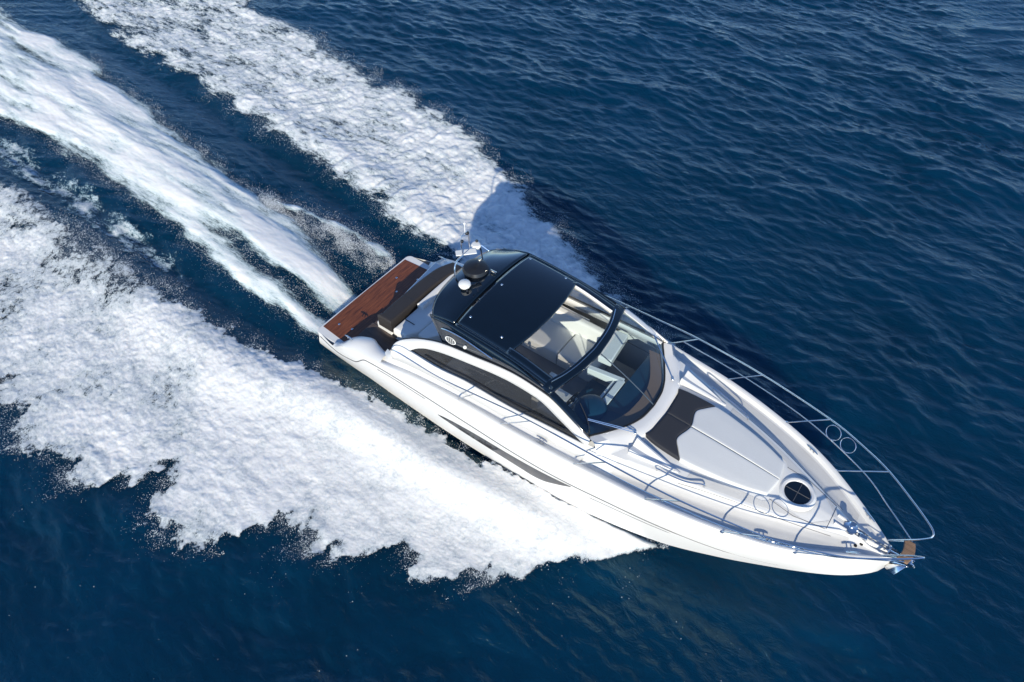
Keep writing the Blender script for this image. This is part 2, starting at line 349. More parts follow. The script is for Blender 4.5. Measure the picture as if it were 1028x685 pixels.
# ------------------------------------------------------------------ foam
def foam_mat(name, sc1, k1, sc2, k2, sharp, stretchv=(1, 1, 1), blue=(0.16, 0.28, 0.36), bump=0.5, rot=0.0, k3=.7, top=1.05, sss=.7):
    m, nt, b = newmat(name); L = nt.links; N = nt.nodes
    tc = N.new('ShaderNodeTexCoord'); mp = N.new('ShaderNodeMapping'); mp.inputs['Scale'].default_value = stretchv; mp.inputs['Rotation'].default_value = (0, 0, rot)
    L.new(tc.outputs['Object'], mp.inputs[0])
    def noise(sc, det, ro, dis):
        n = N.new('ShaderNodeTexNoise'); n.inputs['Scale'].default_value = sc; n.inputs['Detail'].default_value = det; n.inputs['Roughness'].default_value = ro; n.inputs['Distortion'].default_value = dis
        L.new(mp.outputs[0], n.inputs['Vector']); return n.outputs['Fac']
    def madd(x, m_, a_):
        ma = N.new('ShaderNodeMath'); ma.operation = 'MULTIPLY_ADD'; ma.inputs[1].default_value = m_; L.new(x, ma.inputs[0])
        if isinstance(a_, float): ma.inputs[2].default_value = a_
        else: L.new(a_, ma.inputs[2])
        return ma.outputs[0]
    def mrange(x, lo, hi):
        mr = N.new('ShaderNodeMapRange'); mr.interpolation_type = 'SMOOTHSTEP'; mr.inputs[1].default_value = lo; mr.inputs[2].default_value = hi; L.new(x, mr.inputs[0]); return mr.outputs[0]
    n1 = noise(sc1, 5, .55, .4); n2 = noise(sc2, 9, .72, .25)
    at = N.new('ShaderNodeAttribute'); at.attribute_name = 'foam'
    v = madd(n1, k1, at.outputs['Fac']); v = madd(n2, k2, v); n3 = noise(26, 3, .7, 0); v = madd(n3, k3, v); v = madd(v, 1.0, -0.5*(k1+k2+k3))
    L.new(mrange(v, 0.5-sharp, 0.5+sharp), b.inputs['Alpha'])
    mx = N.new('ShaderNodeMix'); mx.data_type = 'RGBA'; mx.inputs[6].default_value = (*blue, 1); mx.inputs[7].default_value = (0.785, 0.79, 0.795, 1)
    L.new(mrange(v, 0.40, top), mx.inputs[0]); L.new(mx.outputs[2], b.inputs['Base Color'])
    b.inputs['Roughness'].default_value = 0.9; b.inputs['Specular IOR Level'].default_value = 0.1
    b.inputs['Subsurface Weight'].default_value = sss; b.inputs['Subsurface Radius'].default_value = (.8, .9, 1.0); b.inputs['Subsurface Scale'].default_value = .20
    bp = N.new('ShaderNodeBump'); bp.inputs['Strength'].default_value = bump; bp.inputs['Distance'].default_value = 0.05
    L.new(n2, bp.inputs['Height']); L.new(bp.outputs[0], b.inputs['Normal'])
    return m
M['drop'] = pm('spray_white', (0.82, 0.87, 0.93), 0.8, var=0.02)
def foam(name, x0, x1, ya, yb, dens, lump, mat, label, step=0.04, ny=None):
    xs = np.arange(x0, x1, step); w = np.max(np.abs(yb(xs)-ya(xs))); n = ny or int(w/step)
    t = np.linspace(0, 1, n)[None]; X = np.repeat(xs[:, None], n, 1); Y = ya(xs)[:, None]*(1-t)+yb(xs)[:, None]*t
    d = dens(X, Y); Z = eta(X, Y)*np.exp(-np.maximum(np.sqrt((X+5)**2+Y**2)-45, 0)/40)+wake(X, Y)+0.02+lump(X, Y, d)
    o = grid_mesh(name, X, Y, Z, mat, keep=d > 0.03, attrs={'foam': d})
    if o.data.polygons[0].normal.z < 0: o.data.flip_normals()
    o['kind'] = 'stuff'; o['label'] = label; return o
def drops(name, P, size, label):
    n = len(P); T = np.array([(1, 1, 1), (1, -1, -1), (-1, 1, -1), (-1, -1, 1)], float)/1.732
    ang = np.random.rand(n)*6.28; c, s_ = np.cos(ang), np.sin(ang); V4 = np.repeat(T[None], n, 0)*size[:, None, None]
    x = V4[..., 0]*c[:, None]-V4[..., 1]*s_[:, None]; y = V4[..., 0]*s_[:, None]+V4[..., 1]*c[:, None]
    co = np.stack([x, y, V4[..., 2]], -1)+P[:, None]
    q = (np.array([(0, 1, 2), (0, 3, 1), (0, 2, 3), (1, 3, 2)])[None]+4*np.arange(n)[:, None, None]).reshape(-1, 3)
    o = raw_mesh(name, co.reshape(-1, 3), q, M['drop'], smooth=True); o['kind'] = 'stuff'; o['label'] = label; return o

def s_dens(X, Y):
    ay = -Y; X0 = X; far = sstep(2.5, 0, X)
    X = X+far*(.34*fbm(X0*2.0, Y*2.0, 4, 14, .6)); ay = ay+far*(.34*fbm(X0*2.0+31, Y*2.0, 4, 15, .6))
    fing = 1.25*perlin(X*.62+ay*.26, ay*.12, 5)+0.85*perlin(X*1.4+ay*.5, ay*.3, 6)+.4*perlin(X*3.1+ay*.7, ay*.9, 7)-.1
    grow = np.clip((3.0-X)/3.5, 0.12, 1)
    outer = sstep(0.2, -0.65, (ay-S_out(X)-fing*grow*1.15)/np.clip(grow, .3, 1))
    inner = sstep(-.12, 0.18+0.5*sstep(-6, -14, X), ay-S_in(X)-(0.35*perlin(X*1.1, ay*1.1, 8)+.22*np.abs(perlin(X*2.4, ay*.6, 9)))*sstep(1, -3, X))
    body = 1.12-0.30*sstep(-5, -13, X)+.40*fbm(X*.5, Y*.6, 4, 12)*sstep(-2, -9, X)-.22*sstep(-1.6, -.3, ay-S_out(X))*sstep(1, -4, X) - 0.30*sstep(-9, -15, X)*sstep(1.9, 0.2, ay-S_in(X))
    return body*outer*inner
def s_lump(X, Y, d):
    g = np.clip((3.2-X)/2.5, 0.1, 1); aft = sstep(-2, -10, X)
    b = np.abs(fbm(X*1.1, Y*1.1, 3, 20, .5))*0.05*(.2+.8*aft) + np.abs(fbm(X*3.1, Y*3.1, 3, 30))*0.045*(.4+.6*aft) + np.abs(fbm(X*8.5, Y*8.5, 2, 33))*0.022
    off = -Y-S_in(X)
    curl = .26*sstep(3.3, 2.2, X)*sstep(-3.5, .5, X)*np.exp(-(off/.35)**2)+.14*np.exp(-((off-.7)/.4)**2)*sstep(2.2, 0, X)*sstep(-8, -2, X)
    return b*np.clip(d, 0, 1)*g+curl*np.clip(d, 0, 1)
def ns(f, sgn, k=0.0): return lambda x: sgn*(f(x)+k)
M['foamS'] = foam_mat('foam_near', 1.0, 1.0, 5.5, 1.7, .16, (1, .85, 1), blue=(.44, .50, .54), rot=.4, bump=.5, k3=.8, top=1.25, sss=1.0)
foam('wake_foam', -36, 3.4, ns(S_in, -1, -.35), ns(S_out, -1, 1.5), s_dens, s_lump, M['foamS'], 'broad bright white bow wave foam on the near side below the yacht hull', step=.032)

def p_dens(X, Y):
    fing = 0.8*perlin(X*.7-Y*.3, Y*.15, 45)+0.4*perlin(X*1.9, Y*.5, 46)
    grow = np.clip((2.9-X)/3.5, .08, 1)
    outer = sstep(0.3, -0.9, (Y-P_out(X)-fing*grow*.8)/np.clip(grow, .3, 1))
    inner = sstep(-.3, .6, Y-P_in(X)-0.6*perlin(X*.9, Y*.9, 48)*sstep(-4, -9, X))
    body = 0.98-0.24*sstep(-5, -12, X)-0.10*sstep(-14, -24, X)+.12*fbm(X*.5, Y*.5, 3, 49)
    return body*outer*inner
def p_lump(X, Y, d):
    b = np.abs(fbm(X*1.6, Y*1.1, 3, 52, .5))*0.15+np.abs(fbm(X*4.0, Y*3.2, 4, 57))*0.06
    return b*np.clip(d, 0, 1)*np.clip((3.2-X)/2.5, .1, 1)
M['foamP'] = foam_mat('foam_far', 1.0, 1.1, 4.5, 1.6, .17, (.6, 1.6, 1), blue=(.38, .46, .51), rot=-.7, bump=.5, k3=.6, top=1.05, sss=.9)
foam('wake_foam', -40, 3.2, ns(P_in, 1, -.6), ns(P_out, 1, 1.4), p_dens, p_lump, M['foamP'], 'streaky white bow wave foam on the far side behind the dark hardtop')

def w_dens(X, Y):
    lo = sstep(-.15, .45, Y-W_lo(X)-0.25*perlin(X*.8, Y*1.0, 70)); hi = sstep(.2, -.6, Y-W_up(X)-0.35*perlin(X*.7, Y*.9, 71))
    main = lo*hi*(.86+.55*fbm(X*.25, Y*1.5, 3, 73))
    xg = np.clip(X, -15, -7); yg = np.interp(xg, [-13.6, -9.9, -7.3], [-.5, -.95, -1.1])
    gap = np.exp(-((Y-yg-.15*perlin(X*.8, Y*.8, 75))/0.27)**2)*sstep(-15, -12, X)*sstep(-6.9, -7.6, X)
    arm_y = np.interp(X, [-12.6, -10, -7.6], [1.15, 1.5, 1.6])
    arm = np.exp(-((Y-arm_y)/(0.16+.10*perlin(X*1.3, Y*.5, 76)))**2)*(.75+.7*fbm(X*1.2, Y*2.5, 3, 78))*sstep(-7.2, -8.0, X)*sstep(-13.5, -11.5, X)*0.95
    body = 1.08-.10*sstep(-14, -22, X)+.42*fbm(X*.32, Y*1.5, 4, 74)
    return np.clip(np.maximum(main*body*(1-.75*gap), arm), 0, 1.4)*sstep(-6.75, -7.2, X)
def w_lump(X, Y, d):
    b = fbm(X*.22, Y*1.0, 2, 77, .5)*0.07+np.abs(fbm(X*1.4, Y*3.0, 3, 79))*0.022
    return (b+.13)*np.clip(d, 0, 1)*sstep(-6.8, -8.5, X)
M['foamW'] = foam_mat('foam_wash', 1.2, .9, 5.0, 1.2, .24, (.28, 1.1, 1), blue=(.44, .56, .60), bump=.25, top=1.15, k3=.6, sss=1.0)
foam('wake_foam', -42, -6.8, lambda x: W_lo(x)-.6, lambda x: np.maximum(W_up(x), 2.0)+.6, w_dens, w_lump, M['foamW'], 'long white propeller wash trailing straight astern of the swim platform')
# loose lace between wash and near wave
M['foamL'] = foam_mat('foam_lace', 1.3, 1.4, 6, 1.2, .14, (.8, 1.3, 1))
def l_dens(X, Y):
    ay = -Y; a = sstep(0, .5, ay+W_lo(X)-.4) if False else sstep(.2, .8, -Y+W_lo(X)); b = sstep(.3, -.4, ay-S_in(X))
    return 0.50*a*b*sstep(-9.5, -14, X)+0*X
foam('wake_foam', -34, -9.5, lambda x: W_lo(x)+.1, lambda x: -S_in(x)-.4, l_dens, lambda X, Y, d: 0.02*d, M['foamL'], 'thin lacy foam in the dark trough between wash and near bow wave', step=.06)

def edge_spray(n, dens, x0, x1, ylo, yhi, sgn, lo=.12, hi=.75, push=.13, h=.07, back=.25):
    """droplets torn off wherever the foam thins out"""
    x = x0+(x1-x0)*np.random.rand(n)**.9; y = ylo(x)+(yhi(x)-ylo(x))*np.random.rand(n); d = dens(x, y)
    k = (d > lo) & (d < hi) & (fbm(x*2.2, y*2.2, 4, 90, .6)+np.random.normal(0, .25, n) > .02); x, y = x[k], y[k]; m = len(x)
    cx = (ylo(x)+yhi(x))/2; out = np.sign(y-cx); e = np.random.exponential(push, m)*np.clip((3.3-x)/3, .15, 1)
    x = x-e*back*2+np.random.normal(0, .02, m); y = y+out*e; z = eta(x, y)+wake(x, y)+.03+np.random.exponential(h, m)*np.clip((3.3-x)/3, .2, 1)
    return np.stack([x, y, z], 1), .0032+.011*np.random.rand(m)**2.6*np.exp(-e/.3)+.004*(np.random.rand(m) < .03)
def spray(A, label): drops('spray_droplets', np.concatenate([a[0] for a in A]), np.concatenate([a[1] for a in A]), label)
fx = np.random.uniform(-9, 5.5, 1500); fy = -np.where(np.random.rand(1500) < .6, S_out(fx)+np.random.exponential(.6, 1500), S_out(fx)+np.random.exponential(2.2, 1500))
fk = perlin(fx*.8, fy*.8, 120) > .12; fx, fy = fx[fk], fy[fk]
flecks = (np.stack([fx, fy, eta(fx, fy)+wake(fx, fy)+.01], 1), (.0025+.010*np.random.rand(len(fx))**5))
spray([flecks, edge_spray(460000, s_dens, -17, 3.2, lambda x: -S_out(x)-1.6, lambda x: -S_in(x)+.3, -1)], 'fine white spray thrown off the near bow wave edge')
spray([edge_spray(190000, p_dens, -19, 3.0, lambda x: P_in(x)-.6, lambda x: P_out(x)+1.2, 1)], 'fine white spray along the far bow wave edges')
x2 = np.random.uniform(-12.5, -7.3, 45000); y2 = np.interp(x2, [-12.6, -10, -7.6], [1.10, 1.42, 1.5])-np.abs(np.random.normal(0, .34, len(x2)))
k = fbm(x2*1.3, y2*2, 4, 98, .6)+np.random.normal(0, .25, len(x2)) > .10
wsp_ = edge_spray(130000, w_dens, -24, -7, lambda x: W_lo(x)-.6, lambda x: np.maximum(W_up(x), 1.8)+.5, 1, push=.14)
spray([wsp_, (np.stack([x2[k], y2[k], eta(x2[k], y2[k])+wake(x2[k], y2[k])+.03+np.random.exponential(.12, k.sum())], 1), np.random.uniform(.004, .010, k.sum()))], 'fine white spray beside the propeller wash astern')

# ================================================================== the yacht
Y0 = empty('motor_yacht')
ct, st = math.cos(0.0284762), math.sin(0.0284762); ch, sh = math.cos(-0.0312492), math.sin(-0.0312492)
Y0.matrix_world = (Matrix(((ct, 0, -st), (0, 1, 0), (st, 0, ct))) @ Matrix(((1, 0, 0), (0, ch, -sh), (0, sh, ch)))).to_4x4()
Y0['label'] = 'sleek white open-backed motor yacht with black hardtop speeding over blue sea'; Y0['category'] = 'yacht'

Gy = cur([-6.95, -6.3, -5.8, -5.2, -4.4, -3.5, -2.5, -1.5, -.5, .5, 1, 1.6, 2.5, 3.3, 4.05, 4.7, 5.2, 5.7, 6.1, 6.5, 6.75, 6.86], [1.80, 1.95, 2.0, 2.0, 2.0, 2.0, 2.02, 2.05, 2.08, 2.06, 2.03, 1.97, 1.88, 1.74, 1.56, 1.36, 1.15, .87, .62, .34, .13, .015])
Gz = cur([-6.95, -6.3, -5.8, -5.2, -4.4, -3.5, -2.5, -1.5, -.5, .5, 1, 2.5, 4, 5.3, 6.1, 6.86], [.44, .5, .86, 1.0, 1.15, 1.38, 1.57, 1.72, 1.82, 1.88, 1.9, 1.9, 1.87, 1.81, 1.77, 1.73])
Cy = cur([-6.95, -4, -2, 0, 1, 2.1, 3.05, 4.15, 5, 5.9, 6.3, 6.65, 6.8, 6.86], [1.88, 2.0, 2.05, 2.05, 1.98, 1.85, 1.71, 1.46, 1.18, .80, .58, .30, .13, .015])
Cz = cur([-6.95, -4, -2, 0, 1, 2.1, 3.05, 4.15, 5, 5.9, 6.3, 6.65, 6.8, 6.86], [.04, .08, .10, .15, .2, .3, .45, .75, .95, 1.10, 1.17, 1.22, 1.25, 1.28])
Kz = cur([-6.95, 0, 3, 4.5, 5.5, 6.2, 6.6, 6.8, 6.86], [-.55, -.5, -.3, .1, .5, .82, 1.03, 1.17, 1.25])
Rz = cur([-6.95, -6, -5.45, -5.0, -3, -1, 1, 2.8, 4.14, 4.9, 5.9, 6.5, 6.86], [.36, .44, .55, .90, 1.04, 1.11, 1.17, 1.22, 1.18, 1.16, 1.24, 1.32, 1.36])
def Ry(x): # half breadth at the rub line
    cy, cz, gy, gz, rz = Cy(x), Cz(x), Gy(x), Gz(x), Rz(x); t = np.clip((rz-cz)/np.maximum(gz-cz, .05), 0, 1)
    return cy+(gy-cy)*t+0.045*np.sin(np.pi*t)*np.clip((6.9-x)/1.5, 0, 1)
def hull_y(x, z):
    cy, cz, gy, gz = Cy(x), Cz(x), Gy(x), Gz(x); t = np.clip((z-cz)/np.maximum(gz-cz, .05), 0, 1)
    return cy+(gy-cy)*t+0.045*np.sin(np.pi*t)*np.clip((6.9-x)/1.5, 0, 1)
hx = np.concatenate([np.linspace(-6.95, -6, 8), np.linspace(-5.9, -4.5, 14), np.linspace(-4.3, 4.5, 36), np.linspace(4.7, 6.86, 26)])
mb = MB(); G = []
for x in hx:
    row = [(x, 0, float(Kz(x))), (x, float(Cy(x))*.5, float(Kz(x)*.45+Cz(x)*.55)-.03), (x, float(Cy(x))-.07*min(1, float(Cy(x))*3), float(Cz(x))-.015)]
    for t in np.linspace(0, 1, 13):
        z = float(Cz(x)+(Gz(x)-Cz(x))*t); row.append((x, float(hull_y(x, z)), z))
    G.append([(p[0], -p[1], p[2]) for p in row[:0:-1]]+row)
mb.grid(G); mb.add(G[0], [tuple(range(len(G[0])))])
hull = mb.build('hull', 'gel', Y0, ang=30)
def side_strip(name, mat, parent, xs, ztop, zbot, off=0.006, n=5, solid=0.0):
    for sg in (-1, 1):
        g = [[(x, sg*(float(hull_y(x, zz))+off), float(zz)) for zz in np.linspace(float(zbot(x)), float(ztop(x)), n)] for x in xs]
        MB().grid(g).build(name, mat, parent, solid=solid)
rx = np.concatenate([np.linspace(-6.9, -4.5, 40), np.linspace(-4.4, 5.2, 60)])
for sg in (-1, 1):
    MB().tube([(x, sg*(float(Ry(x))), float(Rz(x))) for x in rx], [0.013]*88+[.009]*6+[.002]*6, 6, smooth=False).build('rub_rail', 'line', hull)
    MB().tube([(x, sg*(float(hull_y(x, Rz(x)-.09))), float(Rz(x))-.09) for x in np.linspace(-4.6, -3.05, 20)], 0.010, 6, smooth=False).build('hull_crease', 'line', hull)
    MB().tube([(x, sg*(float(hull_y(x, Rz(x)-.15+.10*(x-1.5)/3))-.003), float(Rz(x)-.15+.10*(x-1.5)/3)) for x in np.linspace(1.45, 4.0, 24)], [0.010]*16+[.002]*8, 6, smooth=False).build('hull_crease', 'line', hull)
hwt = cur([-2.66, -2.4, -1.5, -.36, .5, 1.02], [.66, .74, .88, .98, 1.06, 1.11]); hwb = cur([-2.66, -2.4, -2.0, -.36, .0, .3, .6, 1.02], [.64, .63, .62, .66, .66, .70, .84, 1.09])
side_strip('hull_window', M['tint'] if False else pm('hull_glass', (0.05, 0.05, 0.055), 0.12, coat=.6, var=.3, vscale=1.2), hull, np.linspace(-2.66, 1.02, 40), hwt, hwb, 0.005, 5)

# --- deck shape
Co = cur([.9, 1.5, 2, 2.5, 3, 4, 5, 5.6, 6.2, 6.86], [1.60, 1.5, 1.38, 1.25, 1.13, .88, .55, .32, .12, .004])
Ctr = cur([.9, 1.6, 2, 3, 3.76, 4.5, 4.9, 5.5, 6.2, 6.86], [2.2, 2.2, 2.16, 2.12, 2.07, 2.0, 1.95, 1.88, 1.80, 1.74])
def prof(x):
    g, zg, c, zc = float(Gy(x)), float(Gz(x)), float(Co(x)), float(Ctr(x)); w = min(1.0, g/.5)
    sd = zg-.07*w; e = min(c+.22*w, g-.2*w) if g > .3 else c+.3*(g-c)
    ys = [0, .5*c, .85*c, c, c+.35*(e-c), e, g-.15*w, g-.105*w, g-.05*w, g-.012*w, g]
    ze = max(zc-.07, sd); zs = [zc, zc-.02, zc-.05 if zc-.05 > sd else max(sd, zc-.05), ze, sd+.35*(ze-sd), sd, sd-.005*w, zg+.004, zg+.018*w, zg+.014*w, zg]
    return ys, zs
def zdeck(x, y):
    ys, zs = prof(x); return float(np.interp(abs(y), ys, zs))
WB_ = cur([0, .35, .65, .85, 1.05, 1.3, 1.55, 2.2], [1.66, 1.63, 1.54, 1.44, 1.32, 1.16, 1.0, .8])
def deck_rows(u, n=90):
    pts = []
    for s in np.linspace(0, 1, n):
        yk = lambda x: float(np.interp(u, np.linspace(0, 1, 11), prof(x)[0]))
        x0 = 1.2
        for _ in range(12): x0 = .5*x0+.5*float(WB_(yk(x0)))
        x = x0+(6.86-x0)*(1-(1-s)**1.25); ys, zs = prof(x); pts.append((x, float(np.interp(u, np.linspace(0, 1, 11), ys)), float(np.interp(u, np.linspace(0, 1, 11), zs))))
    return pts
us = np.linspace(0, 1, 41); rows = [deck_rows(u) for u in us]
mb = MB(); mb.grid([[(p[0], -p[1], p[2]) for p in r] for r in rows[:0:-1]]+rows)
deck = mb.build('foredeck', 'gel', Y0, ang=60)

def drape(name, mat, parent, xs, ya, yb, off=0.005, n=10, both=True):
    for sg in ((-1, 1) if both else (1,)):
        g = [[(x, sg*y, zdeck(x, y)+off) for y in np.linspace(float(ya(x)), float(yb(x)), n)] for x in xs]
        MB().grid(g).build(name, mat, parent)
# side nonskid, coachroof nonskid, foredeck nonskid
drape('nonskid_panel', 'nonskid', deck, np.linspace(1.7, 6.05, 60), lambda x: Co(x)+.03*np.clip((6-x), 0, 1)+.10*sstep(5.5, 6.05, x)*0, lambda x: np.maximum(Gy(x)-.21, Co(x)+.04), n=12)
drape('nonskid_panel', 'nonskid', deck, np.linspace(3.0, 5.6, 40), lambda x: np.interp(x, [3.0, 4.45, 4.5, 5.3, 5.6], [.82, .55, .42, .40, .12]), lambda x: np.maximum(Co(x)-.07, np.interp(x, [3.0, 4.45, 4.5, 5.3, 5.6], [.82, .55, .42, .40, .12])+.004), n=8)

for sg in (-1, 1):
    MB().tube([(x, sg*(float(Co(x))+.05+.04*math.sin(x*1.2)), zdeck(x, float(Co(x))+.05+.04*math.sin(x*1.2))+.004) for x in np.linspace(2.9, 5.75, 40)], .006, 5, smooth=False).build('deck_seam', 'line', deck)
    MB().tube([(x, sg*float(np.interp(x, [4.5, 5.0, 5.6], [.44, .46, .30])), zdeck(x, float(np.interp(x, [4.5, 5.0, 5.6], [.44, .46, .30])))+.005) for x in np.linspace(4.5, 5.6, 20)], .005, 5, smooth=False).build('deck_seam', 'line', deck)
MB().tube([(5.62, y, zdeck(5.62, y)+.006) for y in np.linspace(-.29, .29, 15)], .005, 5, smooth=False).build('deck_seam', 'line', deck)
# --- side decks and quarters
Bs = cur([-4.6, -4.25, -3, -1, 0, 1.05], [1.66, 1.79, 1.78, 1.80, 1.78, 1.74]); Bz = cur([-4.6, -4.2, -3, -1, 0, 1.05], [1.20, 1.40, 1.62, 1.80, 1.86, 1.87])
for sg in (-1, 1):
    g = []
    for x in np.linspace(-4.6, 1.04, 60):
        gy, gz, by, bz = float(Gy(x)), float(Gz(x)), float(Bs(x)), float(Bz(x))
        d = .02+.05*float(sstep(-3, 0, x))
        g.append([(x, sg*gy, gz), (x, sg*(gy-.015), gz+.014), (x, sg*(gy-.05), gz+.02), (x, sg*(gy-.09), gz+.010), (x, sg*(gy-.13), gz-d*.6), (x, sg*max(gy-.18, by+.02), gz-d*.6+.3*max(0, bz-gz)), (x, sg*(by+.015), bz), (x, sg*(by-.06), bz+.03)])
    MB().grid(g).build('side_deck', 'gel', Y0, ang=60)
Qy = cur([-6.3, -6.1, -5.75, -5.5, -5.2, -4.95, -4.6, -4.1], [1.78, 1.72, 1.62, 1.54, 1.48, 1.56, 1.66, 1.70]); Qz = cur([-6.3, -6.1, -5.75, -5.5, -5.2, -4.9, -4.6, -4.1], [.50, .56, .92, 1.04, 1.10, 1.12, 1.17, 1.3])
for sg in (-1, 1):
    g = []
    for x in np.linspace(-6.3, -4.5, 40):
        gy, gz, qy, qz = float(Gy(x)), float(Gz(x)), float(Qy(x)), float(Qz(x))
        g.append([(x, sg*gy, gz), (x, sg*(gy-.03), gz+.025), (x, sg*(gy*.6+qy*.4), max(gz, qz)+.035), (x, sg*(qy+.05), qz+.02), (x, sg*qy, qz-.02), (x, sg*(qy-.015), .40)])
    MB().grid(g).build('quarter_fairing', 'gel', Y0, ang=60)

# --- swim platform
def rrect(x0, x1, hy, r, n=8):
    pts = []
    for cx, cy, a0 in ((x0+r, hy-r, 90), (x0+r, -hy+r, 180)):
        for k in range(n+1):
            a = R(a0+90*k/n); pts.append((cx+r*math.cos(a), cy+r*math.sin(a)))
    return pts+[(x1, -hy), (x1, hy)]
plat = MB().prism(rrect(-7.1, -5.6, 1.84, .16), .26, .442).build('swim_platform', 'gel', Y0, bevel=.025)
tp = [(-7.035, 1.60), (-7.05, .8), (-7.055, 0), (-7.05, -.8), (-7.035, -1.60), (-6.2, -1.66), (-5.62, -1.62), (-5.62, 1.62), (-6.2, 1.66)]
ti = MB().prism(tp, .40, .449).build('teak_inlay', 'teak', plat)
for (x, y) in ((-6.75, -1.3), (-6.35, -1.22), (-6.72, .9), (-6.35, .5), (-6.2, 1.2)):
    MB().lathe((x, y, .449), [(0.0, .014), (.022, .013), (.03, .004), (.03, 0)], 12).build('deck_fitting', 'chrome', plat)

# --- cockpit
fl = MB().box((-4.9, 0, .78), (1.7, 3.3, .1)).box((-3.2, 0, .80), (2.0, 3.2, .1)); cock = fl.build('cockpit_floor', 'teakfloor', Y0)
MB().box((-1.0, 0, .90), (4.6, 3.2, .08)).build('saloon_floor', 'carpet', Y0)
MB().prism([(-5.78, -1.62), (-5.78, -.95), (-5.30, -.98), (-4.6, -1.1), (-4.45, -1.66)], .3, .845).build('boarding_step', 'teakfloor', cock, bevel=.01)
MB().prism([(-5.60, -.98), (-5.86, 1.62), (-5.0, 1.6), (-5.05, -.98)], .3, 1.02).build('bench_base', 'gel', Y0, bevel=.05)
bxo = cur([-.95, -.4, .4, 1.1, 1.62], [-5.43, -5.45, -5.45, -5.40, -5.20]); bxi = cur([-.95, -.4, .4, 1.1, 1.62], [-5.03, -5.02, -5.02, -4.95, -4.76])
bench = MB(); slab(bench, lambda s, t: (float(bxo(-1.0+2.62*s))*(1-t)+float(bxi(-1.0+2.62*s))*t-(.06 if s < .02 else 0)*(1-t), -1.0+2.62*s), lambda x, y: 1.0, .37, 40, 16, .05)
bench = bench.build('stern_bench', 'brownpad', Y0)
for yy in (-.1, .8): MB().tube([(float(bxo(yy))+.04, yy, 1.366), (float(bxi(yy))-.04, yy+.02, 1.366)], .008, 6).build('seam', 'dark', bench)
sofa = empty('cockpit_sofa', Y0)
mb = MB(); slab(mb, lambda s, t: (-4.95+(.62 if s > .12 else .40+.22*min(1, s/.12))*t, -1.02+2.5*s), lambda x, y: .86, .36, 40, 16, .06); mb.build('seat_cushion', 'vinyl', sofa)
mb = MB(); slab(mb, lambda s, t: (-4.33+(.25+.95*(1-(1-s)**2))*t, -.80+2.35*s), lambda x, y: .86, .36, 34, 24, .06); mb.build('seat_cushion', 'vinyl', sofa)
mb = MB(); slab(mb, lambda s, t: (-4.96+.2*t, -.1+1.6*s), lambda x, y: 1.2, .14, 24, 14, .04); mb.build('backrest', 'vinyl', sofa)
MB().box((-4.72, -.55, 1.0), (.5, .9, .30)).build('sofa_base', 'gel', sofa, bevel=.03)
MB().box((-4.78, -.62, 1.228), (.36, .018, .01)).build('seam', 'dark', sofa)
MB().tube([(-4.98, -1.04, .98), (-4.86, -1.05, .98)], .035, 8).build('cup_holder', 'dark', sofa)
# inner coaming (both sides)
for sg in (-1, 1): MB().box((-2.55, sg*1.66, 1.25), (3.2, .06, 1.0)).build('coaming', 'vinyl', Y0, bevel=.02)

# --- cabin sides
WBy = cur([-3.62, -2.81, -1.93, -1, -.6, -.14, 1.0], [1.745, 1.745, 1.71, 1.715, 1.71, 1.69, 1.655]); WBz = cur([-3.62, -2.81, -1.93, -1, -.6, -.14, 1.0], [2.0, 2.01, 2.07, 2.10, 2.12, 2.16, 2.245])
WTy = cur([-3.62, -3.14, -2.17, -.76, -.27, .36, 1.0], [1.743, 1.64, 1.57, 1.51, 1.52, 1.58, 1.653]); WTz = cur([-3.62, -3.4, -3.14, -2.17, -.76, -.27, .36, 1.0], [2.004, 2.19, 2.31, 2.52, 2.67, 2.66, 2.48, 2.25])
Ay = cur([-4.2, -4.1, -3.99, -3.35, -2.75, -2, -.81, -.05, .58, 1.08], [1.86, 1.80, 1.74, 1.60, 1.53, 1.49, 1.44, 1.46, 1.53, 1.575]); Az = cur([-4.2, -4.13, -3.99, -3.7, -3.35, -2.75, -2, -.81, -.05, .58, 1.08], [1.62, 1.88, 2.07, 2.27, 2.44, 2.63, 2.74, 2.87, 2.82, 2.61, 2.37])
fcl = lambda x: np.clip(x, -3.62, 1.0)
